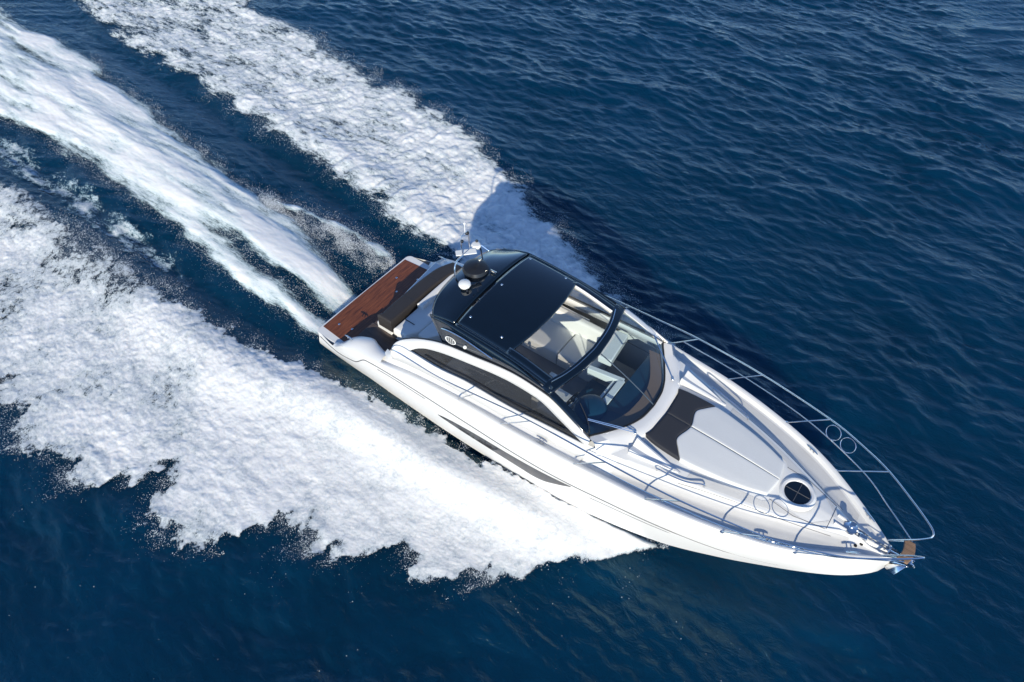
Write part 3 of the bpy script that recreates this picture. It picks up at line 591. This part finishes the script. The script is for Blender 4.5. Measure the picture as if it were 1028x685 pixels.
for sg in (-1, 1):
    cab = MB(); cx = np.concatenate([np.linspace(-4.2, -3.63, 12), np.linspace(-3.62, 1.0, 60), [1.04, 1.08]])
    lo = []; hi = []
    for x in cx:
        b = (x, sg*(float(Bs(x))+.0), float(Bz(x))-.03); a = (x, sg*float(Ay(x)), float(Az(x)))
        if -3.62 <= x <= 1.0: w0 = (x, sg*float(WBy(x)), float(WBz(x))); w1 = (x, sg*float(WTy(x)), float(WTz(x)))
        else:
            xt = -3.62 if x < 0 else 1.0; bt = np.array((sg*float(Bs(xt)), float(Bz(xt))-.03)); at_ = np.array((sg*float(Ay(xt)), float(Az(xt)))); tip = np.array((sg*float(WBy(xt)), float(WBz(xt))))
            t = (tip[1]-bt[1])/(at_[1]-bt[1]); dv = (tip-(bt+(at_-bt)*t))*max(0, 1-abs(x-xt)/.35); w0 = w1 = (x, b[1]+(a[1]-b[1])*t+dv[0], b[2]+(a[2]-b[2])*t+dv[1])
        lo.append([b, tuple(.5*(p+q) for p, q in zip(b, w0)), w0]); hi.append([w1, tuple(.5*(p+q)+(.006*sg if i == 1 else 0) for i, (p, q) in enumerate(zip(w1, a))), a])
    cab.grid(lo); cab.grid(hi)
    c = cab.build('cabin_side', 'gel', Y0, ang=50)
    md = c.modifiers.new('solidify', 'SOLIDIFY'); md.thickness = .05; md.offset = 1 if sg < 0 else -1
    md.offset = -1
    gl = MB().grid([[(x, sg*(float(WBy(x))*(1-t)+float(WTy(x))*t-.015), float(WBz(x))*(1-t)+float(WTz(x))*t) for t in np.linspace(0, 1, 6)] for x in np.linspace(-3.62, 1.0, 50)])
    gl.build('side_window', 'tint', c)
    # slim frame bar inside the window
    MB().tube([(x, sg*(float(WBy(x))-.03), float(WBz(x))+.10) for x in np.linspace(-3.2, .5, 20)], .02, 6).build('window_frame', 'dark', c)
    # dark gasket round the glass
    MB().tube([(x, sg*(float(Ay(x))-.012), float(Az(x))+.006) for x in np.linspace(-3.9, 1.06, 60)], .012, 6, smooth=False).build('gasket', 'dark', c)

# --- hardtop
Ex = cur([-3.3, -2.52, -1.17, -.2, .0], [1.33, 1.40, 1.40, 1.47, 1.50]); Ez = cur([-3.3, -2.52, -1.17, -.2, .0, .3], [3.06, 3.24, 3.17, 2.97, 2.91, 2.86])
Tz = cur([-3.55, -3.2, -2.52, -1.17, -.2, .27], [3.22, 3.34, 3.41, 3.33, 3.10, 2.98])
def zroof(x, y):
    e = float(Ez(x)); t = float(Tz(x)); q = min(1.05, abs(y)/float(Ex(x))); return t+(e-t)*(.75*q*q+.25*q**4)
xaft = cur([0, .75, 1.15, 1.34, 1.42], [-3.53, -3.47, -3.34, -3.2, -3.1]); xfr = cur([0, .5, 1.0, 1.42], [-.98, -1.01, -1.09, -1.2]); xin = cur([0, .5, .9, 1.15, 1.3], [.07, .03, -.05, -.14, -.2]); xout = cur([0, .5, 1.0, 1.3, 1.5], [.28, .235, .13, .055, .0])
def roofgrid(xa, xb, ys, n=14):
    return [[(x, y, zroof(x, y)) for x in np.linspace(float(xa(abs(y))), float(xb(abs(y))), n)] for y in ys]
ht = MB(); ht.grid(roofgrid(xaft, lambda y: -2.57, np.linspace(-1.36, 1.36, 33)))
ht.grid(roofgrid(xin, xout, np.linspace(-1.47, 1.47, 41), 8))
for sg in (-1, 1): ht.grid([[(x, sg*y, zroof(x, y)) for x in np.linspace(-2.52, -.02, 30)] for y in (1.325, 1.35, 1.385)])
for sg in (-1, 1): ht.grid([[(x, sg*y, zroof(x, y)) for x in np.linspace(-1.22, -.1, 14)] for y in (1.17, 1.22, 1.27, 1.325)])
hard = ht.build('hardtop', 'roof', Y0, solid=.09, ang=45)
MB().grid([[(x, y, zroof(x, y)-.06) for x in (-2.62, -2.54, -2.47)] for y in np.linspace(-1.36, 1.36, 25)]).build('roof_gap', 'dark', hard)
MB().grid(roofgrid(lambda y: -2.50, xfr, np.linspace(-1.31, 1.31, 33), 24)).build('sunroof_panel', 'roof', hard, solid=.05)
MB().grid([[(x, y, zroof(x, y)-.12) for x in np.linspace(-3.1, -1.3, 14)] for y in np.linspace(-1.25, 1.25, 17)]).build('bounce_headliner', 'vinyl', hard, solid=.01)  # unseen pale sheet, added under the roof to bounce light into the saloon
# roof sides down to the white arch
for sg in (-1, 1):
    g = []
    for s in np.linspace(0, 1, 40):
        xa = -2.80+2.85*s; xe = -3.28+3.29*s
        a = np.array((xa, sg*(float(Ay(xa))-.005), float(Az(xa))+.0)); ye = float(np.clip(Ex(xe), 0, 1.5)) if xe > -3.2 else 1.34; e = np.array((xe, sg*ye, zroof(xe, ye)))
        bul = .05*math.sin(math.pi*s); g.append([tuple(a+(e-a)*t+np.array((0, sg*bul*math.sin(math.pi*t), .02*math.sin(math.pi*t)))) for t in np.linspace(0, 1, 7)])
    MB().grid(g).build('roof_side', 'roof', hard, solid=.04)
    # chrome trim along the roof side, round light, oval emblem
    def rs(s, t, o=.02):
        xa = -2.80+2.85*s; xe = -3.28+3.29*s; a = Vector((xa, float(Ay(xa)), float(Az(xa)))); ye = float(Ex(xe)) if xe > -3.2 else 1.34; e = Vector((xe, ye, zroof(xe, ye)))
        p = a+(e-a)*t; nrm = Vector((0, e.z-a.z, a.y-e.y)).normalized(); p += Vector((0, .05*math.sin(math.pi*s)*math.sin(math.pi*t), .02*math.sin(math.pi*t)))+nrm*o
        return (p.x, sg*p.y, p.z), Vector((nrm.x, sg*nrm.y, nrm.z))
    MB().tube([rs(s, t)[0] for s, t in zip(np.linspace(.08, .52, 10), [.62, .66, .68, .69, .69, .67, .63, .58, .52, .44])], .017, 6).build('roof_trim', 'chrome', hard)
    p, nv = rs(.265, .30); MB().ball(p, .045, n=14).build('navigation_light', 'whiteplastic', hard)
    p, nv = rs(.12, .26, .015); mt = nv.to_track_quat('Z', 'X').to_matrix() @ Matrix.Diagonal((.75, 1.35, 1))
    em = MB().torus(p, .10, .010, mt)
    for kx in (-.045, 0, .045):
        h = math.sqrt(.098**2-kx*kx); em.tube([Vector(p)+mt @ Vector((kx, -h, 0)), Vector(p)+mt @ Vector((kx, h, 0))], .0035, 5); em.tube([Vector(p)+mt @ Vector((-h, kx, 0)), Vector(p)+mt @ Vector((h, kx, 0))], .0035, 5)
    em.build('oval_emblem', 'whiteplastic', hard)
# thin bright strip along the front frame, opening liner
MB().tube([(float(xin(abs(y)))+.06, y, zroof(float(xin(abs(y)))+.06, y)+.004) for y in np.linspace(-1.25, 1.25, 30)], .010, 6, smooth=False).build('roof_trim', 'chrome', hard)
for sg in (-1, 1):
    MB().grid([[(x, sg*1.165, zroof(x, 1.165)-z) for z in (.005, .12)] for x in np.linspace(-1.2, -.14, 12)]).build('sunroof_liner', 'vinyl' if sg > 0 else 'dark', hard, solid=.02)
for (x, y) in ((-2.4, 1.2), (-1.42, 1.2), (-2.35, -1.05), (-1.5, -1.08), (-2.35, .05)):
    MB().lathe((x, y, zroof(x, y)), [(0, .015), (.02, .013), (.03, 0)], 10).build('roof_fitting', 'chrome', hard)

# --- windscreen
tb = lambda y: (float(xout(abs(y)))+.0, y, zroof(float(xout(abs(y))), y)-.03)
wbz = cur([0, .7, 1.15, 1.57], [2.255, 2.275, 2.315, 2.37])
def wsp(u, v):  # u -1..1 across, v 0 top .. 1 bottom
    t = Vector(tb(u*1.47)); yb = u*1.55; b = Vector((float(WB_(abs(yb))), yb, float(wbz(abs(yb))))); p = t.lerp(b, v); k = .035*math.sin(math.pi*v)
    return (p.x+k, p.y, p.z+k)
ws = empty('windscreen', Y0)
for a, b in ((-1, -.012), (.012, 1)):
    MB().grid([[wsp(u, v) for v in np.linspace(.02, 1, 14)] for u in np.linspace(a, b, 24)]).build('glass_pane', 'glass', ws)
MB().tube([wsp(0, v) for v in np.linspace(0, 1, 12)], .014, 6).build('mullion', M['mull'], ws)
MB().tube([Vector(wsp(u, 1))+Vector((0, 0, .004)) for u in np.linspace(-1, 1, 50)], .022, 6, smooth=False).build('gasket', 'dark', ws)
for sg in (-1, 1):
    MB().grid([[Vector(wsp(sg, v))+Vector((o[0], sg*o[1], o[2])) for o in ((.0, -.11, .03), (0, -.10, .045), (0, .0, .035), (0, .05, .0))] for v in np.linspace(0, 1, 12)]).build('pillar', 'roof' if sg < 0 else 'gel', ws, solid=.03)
# white moulding ahead of the glass
ob = cur([0, .6, .9, 1.3, 1.62, 1.75], [1.95, 1.90, 1.82, 1.63, 1.42, 1.30]); g = []
for u in np.linspace(-1, 1, 61):
    yi = u*1.55; yo = u*1.66; xi = float(WB_(abs(yi))); xo = float(ob(abs(yo))); zi = float(wbz(abs(yi)))
    zo = zdeck(max(xo, 1.0), yo); fl_ = float(1-sstep(.42, .68, abs(u)))
    g.append([(xi-.03, yi*.99, zi-.14), (xi-.01, yi, zi-.005), (xi*.5+xo*.5, yi*.5+yo*.5, zi+.0), (xo-.03, yo*.99, max(zo+.05*fl_, (zi-.035)*fl_+(zo+.01)*(1-fl_))), (xo, yo, max(zo+.03*fl_+.004, (zi-.06)*fl_+(zo)*(1-fl_))), (xo+.015, yo*1.005, zo-.03)])
MB().grid(g).build('windscreen_moulding', 'gel', Y0, ang=50)
# wipers
def wiper(piv, tip, blade):
    w = empty('wiper', ws)
    MB().ball(piv, .035, (1, 1, .7), 12).build('pivot', 'chrome', w)
    MB().tube([piv, tip], .010, 6).tube([(piv[0]-.03, piv[1]+.03, piv[2]+.01), (tip[0]-.01, tip[1]+.02, tip[2]+.01)], .008, 6).build('wiper_arm', 'chrome', w)
    MB().tube(blade, .010, 6).build('blade', 'dark', w)
q = lambda u, v, o=.035: (Vector(wsp(u, v))+Vector((o*.5, 0, o)))
wiper(Vector((1.70, -.86, 2.30)), q(-.88, .70), [q(-.80, .38), q(-.88, .70), q(-.96, .95)])
wiper(Vector((1.66, .80, 2.31)), q(.93, .72), [q(.86, .40), q(.93, .72), q(.98, .96)])
wiper(Vector((1.72, .03, 2.28)), q(.04, .6), [q(.02, .25), q(.04, .6), q(.05, .9)]) if False else None

# --- helm and saloon
dash = empty('dashboard', Y0)
def gridz(xa, xb, ys, z0, z1, n=8, drop=.5):
    g = []
    for y in ys:
        xs = np.linspace(xa(y), xb(y), n); g.append([(xs[0], y, z0-drop)]+[(x, y, z0+(z1-z0)*i/(n-1)) for i, x in enumerate(xs)])
    return g
MB().grid(gridz(lambda y: .80, lambda y: float(WB_(abs(y)))-.02, np.linspace(-.50, 1.5, 26), 1.95, 2.18)).build('dash_top', 'dash', dash, ang=40)
MB().grid(gridz(lambda y: .30, lambda y: float(WB_(abs(y)))-.02, np.linspace(-1.5, -.50, 22), 1.90, 2.16)).build('dash_top', 'dash', dash, ang=40)
MB().grid([[(float(WB_(abs(y)))-f, y, 2.19-.10*(f-.05)+.006) for f in (.06, .16, .26, .33)] for y in np.linspace(-1.02, 1.35, 40)]).build('dash_mat', 'tan', dash)
mt = Matrix.Rotation(R(-35), 3, 'Y')
MB().ball((.55, -.72, 2.0), .36, (1.0, 1.15, .35), 20).build('instrument_hood', 'dash', dash)
sw = empty('steering_wheel', Y0); MB().torus((.10, -.72, 2.0), .20, .016, Matrix.Rotation(R(-60), 3, 'Y')).build('rim', 'dark', sw)
wh = MB().ball((.12, -.72, 1.99), .05, n=12)
for a in (90, 210, 330): d = Matrix.Rotation(R(-60), 3, 'Y') @ Vector((.19*math.cos(R(a)), .19*math.sin(R(a)), 0)); wh.tube([(.12, -.72, 1.99), Vector((.10, -.72, 2.0))+d], .014, 6)
wh.build('hub', 'dark', sw)
hs = empty('helm_seat', Y0)
mb = MB(); slab(mb, lambda s, t: (-.55+.62*s, -1.15+.75*t), lambda x, y: 1.55, .14, 18, 18, .05); mb.build('seat_cushion', 'vinyl', hs)
mb = MB(); slab(mb, lambda s, t: (-.66+.16*s, -1.15+.75*t), lambda x, y: 1.55, .55, 18, 18, .05); mb.build('backrest', 'vinyl', hs)
MB().box((-.25, -.78, 1.25), (.4, .5, .62)).build('seat_base', 'gel', hs, bevel=.03)
cw = empty('companionway', Y0)
MB().box((.30, .36, 1.84), (.86, .13, .22), rz=.15).build('side_rail', 'gel', cw, bevel=.02)
MB().box((.69, -.02, 1.84), (.16, .88, .22), rz=.02).build('side_rail', 'gel', cw, bevel=.02)
MB().box((.53, -.04, 1.82), (.06, .72, .12)).build('door_edge', 'gel', cw, bevel=.01)
MB().box((.2, .1, 1.30), (.6, .78, .03)).build('door_panel', 'dash', cw)
MB().box((.02, 1.12, 1.90), (.34, .92, .22), rz=.1).build('port_locker', 'gel', Y0, bevel=.03)
se = empty('settee', Y0)
mb = MB(); slab(mb, lambda s, t: (-2.4+1.22*s, .62+.95*t), lambda x, y: .95, .40, 24, 20, .06); mb.build('seat_cushion', 'vinyl', se)
mb = MB(); slab(mb, lambda s, t: (-1.16+1.02*s, .62+.95*t), lambda x, y: .95, .40, 24, 20, .06); mb.build('seat_cushion', 'vinyl', se)
mb = MB(); slab(mb, lambda s, t: (-2.4+2.26*s, 1.42+.20*t), lambda x, y: 1.3, .50, 24, 16, .07); mb.build('backrest', 'vinyl', se)
gc = empty('galley_counter', Y0)
MB().prism([(-2.3, -1.5), (-.62, -1.5), (-.62, -.5), (-1.2, -.1), (-2.3, .1)], 1.36, 1.40).build('counter_top', 'carpet', gc, bevel=.01)
MB().prism([(-2.3, -1.48), (-.66, -1.48), (-.66, -.55), (-1.22, -.15), (-2.3, .05)], .93, 1.36).build('cabinet', 'vinyl', gc)
MB().tube([(-1.52, -.08, 1.4), (-1.52, -.08, 1.58), (-1.48, -.20, 1.62), (-1.46, -.26, 1.56)], .022, 8).build('tap', 'chrome', gc)
MB().lathe((-1.62, -.42, 1.385), [(0, .0), (.12, .005), (.15, .018), (.165, .018), (.17, 0)], 20).build('sink', 'chrome', gc)

# --- sun pad
pe = cur([1.85, 1.93, 2.3, 2.7, 3.44, 4.0, 4.42], [.70, .74, .79, .80, .71, .58, .43]); xb0 = cur([0, .1, .41, .6, .8], [2.52, 2.50, 2.42, 2.54, 2.70])
sp = empty('sun_pad', Y0)
for sg in (-1, 1):
    def Fd(s, t, sg=sg):
        y = .004+s*.796; x1 = float(xb0(y)); x0 = float(np.interp(y, [0, .6, .8], [1.975, 1.93, 1.86])); x = x0+(x1-x0)*t
        k = float(pe(x))/.80; return (x, sg*y*k)
    mb = MB(); slab(mb, Fd, zdeck, .10, 20, 20, .03); mb.build('headrest_cushion', 'paddark', sp)
    def Fl(s, t, sg=sg):
        y = .004+s*.796; x0 = float(xb0(y))+.008; xe = 4.49-.07*s; x = x0+(xe-x0)*t; k = float(pe(x))/.80; return (x, sg*y*k)
    mb = MB(); slab(mb, Fl, zdeck, .10, 24, 40, .03); mb.build('lounge_cushion', 'padlight', sp)
MB().tube([(x, 0, zdeck(x, 0)+.078) for x in np.linspace(1.98, 4.47, 30)], .009, 6, smooth=False).build('seam', 'line', sp)
# fairing wedges and grab rails either side of the pad
for sg in (-1, 1):
    w = MB(); g = []
    for s in np.linspace(0, 1, 16):
        x = 1.80+1.05*s; y0 = .90+.10*s; y1 = y0+.34*(1-s)**.8+.03; h = .15*(1-s)+.015
        zb = zdeck(x, (y0+y1)/2)
        g.append([(x, sg*y0, zdeck(x, y0)-.01), (x, sg*(y0+.01), zb+h*.9), (x, sg*(y0+.05), zb+h), (x, sg*(y0*.45+y1*.55), zb+h*.45), (x, sg*(y1-.02), zb+h*.75), (x, sg*y1, zdeck(x, y1)-.02)])
    w.grid(g); w.add(g[0], [(0, 1, 2, 3, 4, 5)]); w.build('deck_fairing', 'gel', deck, ang=35)
    gr = MB(); pts = [(2.45, sg*1.24), (2.75, sg*1.20), (3.05, sg*1.13), (3.34, sg*1.0)]
    gr.tube([(pts[0][0], pts[0][1], zdeck(*pts[0]))]+[(x, y, zdeck(x, y)+.08) for x, y in pts]+[(pts[-1][0]+.03, pts[-1][1], zdeck(*pts[-1]))], .014, 8)
    gr.build('grab_rail', 'chrome', Y0)
# --- deck hatch
hz = zdeck(4.88, 0); ha = MB().lathe((4.88, 0, hz-.02), [(.245, .05), (.27, .085), (.31, .09), (.345, .07), (.37, .03), (.375, 0)], 48).build('deck_hatch', 'gel', Y0)
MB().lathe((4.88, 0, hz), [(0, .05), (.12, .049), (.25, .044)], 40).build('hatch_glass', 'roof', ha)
MB().tube([(4.88-.24, .0, hz+.055), (4.88+.24, 0, hz+.055)], .006, 5).tube([(4.88, -.24, hz+.055), (4.88, .24, hz+.055)], .006, 5).build('hatch_cross', 'line', ha)
# --- rails
for sg in (-1, 1):
    top = [(-4.12, 1.93, 1.80), (-3.75, 2.04, 2.13), (-2.5, 2.06, 2.18), (-1.4, 2.03, 2.32), (-.42, 1.99, 2.44), (.54, 1.97, 2.50), (1.65, 1.95, 2.55), (3.2, 1.84, 2.55), (4.76, 1.58, 2.55), (5.5, 1.34, 2.55), (6.1, 1.07, 2.55), (6.7, .66, 2.55), (7.0, .43, 2.55), (7.13, .31, 2.54), (7.16, .24, 2.48), (7.10, .21, 2.38), (6.95, .19, 2.19), (6.64, .19, 1.80)]
    if sg > 0: top = top[3:]
    gr = MB().tube([(x, sg*y, z) for x, y, z in top], .017, 8).build('guard_rail', 'chrome', Y0)
    st_ = [((.97, 2.00, 1.89), (1.65, 1.95, 2.55)), ((2.52, 1.84, 1.89), (3.2, 1.84, 2.55)), ((4.05, 1.55, 1.87), (4.76, 1.58, 2.55)), ((5.32, 1.08, 1.80), (6.1, 1.07, 2.55))]
    ((-2.1, 1.97, 1.60), (-1.55, 2.04, 2.29)), ((-.86, 2.04, 1.78), (-.1, 1.98, 2.47))
    st_ += [((-2.1, 1.97, 1.60), (-1.55, 2.04, 2.29)), ((-.86, 2.04, 1.78), (-.1, 1.98, 2.47))] if sg < 0 else [((-.86, 2.04, 1.78), (-.1, 1.98, 2.47))]
    for a, b in st_:
        MB().tube([(a[0], sg*a[1], a[2]), (b[0], sg*b[1], b[2])], .014, 8, smooth=False).ball((a[0], sg*a[1], a[2]), .035, (1.3, 1, .5), 10).build('stanchion', 'chrome', gr)
    MB().tube([(1.31, sg*1.97, 2.22), (2.86, sg*1.84, 2.22), (4.41, sg*1.565, 2.21), (5.72, sg*1.075, 2.18), (6.4, sg*.64, 2.12), (6.98, sg*.24, 2.06)], .011, 8).build('mid_rail', 'chrome', gr)
    for fx in (4.93, 5.27):
        tp_ = Vector((fx+.18, sg*float(np.interp(fx+.18, [4.76, 5.5, 6.1], [1.58, 1.34, 1.07])), 2.55)); bt_ = Vector((fx-.18, sg*float(np.interp(fx-.18, [4.41, 5.72], [1.565, 1.075])), 2.20))
        e1 = Vector((1, -sg*.36, 0)).normalized(); e2 = tp_-bt_; e2 = (e2-e1*e2.dot(e1)).normalized(); e3 = e1.cross(e2)
        MB().torus((tp_+bt_)/2, .155, .008, Matrix((e1, e2, e3)).transposed()).build('fender_ring', 'chrome', gr)
# --- bow gear
MB().prism([(5.75, -.13), (6.9, -.045), (6.9, .045), (5.75, .13)], 1.6, 1.835).build('anchor_channel', 'gel', deck, bevel=.02) if False else None
ch_ = MB()
for sg in (-1, 1): ch_.grid([[(x, sg*y, zdeck(x, y)+z) for y, z in ((.085, -.01), (.085, .045), (.11, .05), (.13, -.01))] for x in np.linspace(5.7, 6.80, 16)])
ch_.build('anchor_channel', 'gel', deck)
wl = MB().lathe((5.99, 0.0, zdeck(5.99, 0)-.01), [(0, .17), (.05, .17), (.075, .15), (.05, .11), (.05, .07), (.085, .05), (.13, .035), (.14, 0)], 20).build('windlass', 'chrome', Y0)
MB().box((6.25, -.04, 1.82), (.14, .09, .06)).build('chain_stopper', 'chrome', wl, bevel=.01)
MB().tube([(x, 0, zdeck(x, 0)+.03+.01*math.sin(x*60)) for x in np.linspace(6.05, 6.85, 40)], .014, 6, smooth=False).build('anchor_chain', 'chrome', wl)
for (x, y) in ((6.20, -.22), (6.28, -.13)): MB().lathe((x, y, zdeck(x, y)), [(0, .02), (.028, .018), (.034, 0)], 12).build('foot_switch', 'dark', Y0)
rl = MB()
for sg in (-1, 1): rl.box((6.97, sg*.055, 1.77), (.42, .014, .10))
rl.tube([(7.12, -.055, 1.77), (7.12, .055, 1.77)], .04, 10).build('anchor_roller', 'chrome', Y0)
an = MB().tube([(6.75, 0, 1.80), (7.1, 0, 1.79), (7.22, 0, 1.70)], .022, 8)
an.add([(7.24, 0, 1.72), (7.12, -.02, 1.60), (7.02, -.20, 1.46), (6.86, -.12, 1.38), (6.80, 0, 1.34), (6.86, .12, 1.38), (7.02, .20, 1.46), (7.12, .02, 1.60), (6.96, 0, 1.52)], [(0, 1, 8, 7), (1, 2, 3, 8), (8, 3, 4), (8, 4, 5), (7, 8, 5, 6)])
an.build('anchor', 'chrome', Y0, solid=.02)
MB().tube([(6.72, -.12, 1.80), (6.72, 0, 1.92), (6.72, .12, 1.80)], .014, 6).build('bow_hoop', 'chrome', Y0)
mb = MB(); slab(mb, lambda s, t: (6.84+.20*t+.05*math.sin(math.pi*s), -.24+.48*s), lambda x, y: 2.02, .035, 18, 12, .012, 0); mb.build('pulpit_step', 'teakstep', Y0)
MB().tube([(6.88, -.2, 2.02), (6.66, -.19, 1.80)], .012, 6).tube([(6.88, .2, 2.02), (6.66, .19, 1.80)], .012, 6).tube([(7.0, -.22, 2.01), (7.0, .22, 2.01)], .012, 6).build('step_bracket', 'chrome', Y0)
def cleat(x, y, z, rz=0):
    c_, s_ = math.cos(rz), math.sin(rz); f = lambda a, h: (x+a*c_, y+a*s_, z+h)
    MB().tube([f(-.13, .05), f(-.06, .06), f(.06, .06), f(.13, .05)], [.012, .016, .016, .012], 8).tube([f(-.04, 0), f(-.04, .06)], .014, 6).tube([f(.04, 0), f(.04, .06)], .014, 6).build('cleat', 'chrome', Y0)
for sg in (-1, 1):
    cleat(6.2, sg*.46, zdeck(6.2, .46), -sg*.5); cleat(.15, sg*1.92, 1.83, 0); cleat(-5.75, sg*1.80, 1.0, 0)
    MB().ball((-3.45, sg*1.985, 1.2), .04, (1.2, .5, 1), 10).build('hull_fitting', 'line', hull)
    cleat(4.75, sg*1.22, zdeck(4.75, 1.22), -sg*.35)
    MB().ball((1.78, sg*.92, 2.24), .09, (1.2, 1.2, .7), 14).build('mushroom_vent', 'gel', deck) if False else None
# --- mast on the hardtop
ms = empty('radar_mast', Y0); zb = zroof(-3.2, .05)
MB().lathe((-3.12, .10, zroof(-3.12, .1)-.02), [(0, .20), (.18, .19), (.27, .15), (.30, .08), (.27, 0)], 32).build('radar_dome', 'radarblack', ms)
MB().tube([(-3.22, -.40, 3.30), (-3.26, -.44, 3.5), (-3.30, -.36, 3.78), (-3.30, -.18, 3.86), (-3.30, .35, 3.84), (-3.28, .50, 3.62), (-3.2, .46, 3.30)], .020, 8).build('hoop', 'chrome', ms)
MB().box((-3.30, .02, 3.87), (.17, .46, .025), rz=-.75).build('platform', 'whiteplastic', ms, bevel=.01)
MB().tube([(-3.30, -.10, 3.88), (-3.30, -.12, 4.30), (-3.31, -.04, 4.40), (-3.31, .10, 4.40), (-3.31, .14, 4.28), (-3.31, .16, 3.88)], .013, 8).build('mast_hoop', 'chrome', ms)
MB().tube([(-3.31, .04, 4.40), (-3.31, .04, 4.66)], .010, 6).ball((-3.31, .04, 4.66), .03, n=10).build('anchor_light', 'whiteplastic', ms)
MB().ball((-3.31, .10, 4.36), .05, n=12).build('horn', 'radarblack', ms); MB().ball((-3.31, -.08, 4.25), .04, n=12).build('horn', 'radarblack', ms)
MB().lathe((-3.28, .34, 3.80), [(0, .10), (.09, .09), (.12, .05), (.10, 0), (0, -.01)], 20).build('satellite_dome', 'whiteplastic', ms)
MB().ball((-3.30, .40, 3.93), .035, n=10).build('camera_ball', 'radarblack', ms)
MB().tube([(-3.25, .42, 3.86), (-3.05, .50, 3.70)], .014, 6).ball((-3.05, .50, 3.70), .03, n=10).build('light_arm', 'chrome', ms)
MB().lathe((-2.98, -.46, zroof(-2.98, -.46)+.0), [(0, .17), (.07, .165), (.125, .14), (.14, .10), (.12, .05), (.03, .03), (.03, -.02)], 24).build('antenna_dome', 'whiteplastic', ms)
MB().tube([(-2.86, -.52, 3.36), (-2.84, -.56, 3.42)], .03, 8).build('aerial_base', 'radarblack', ms)
MB().tube([(-2.80, .24, 3.44), (-2.62, .22, 3.47)], .025, 8).build('horn', 'chrome', ms)
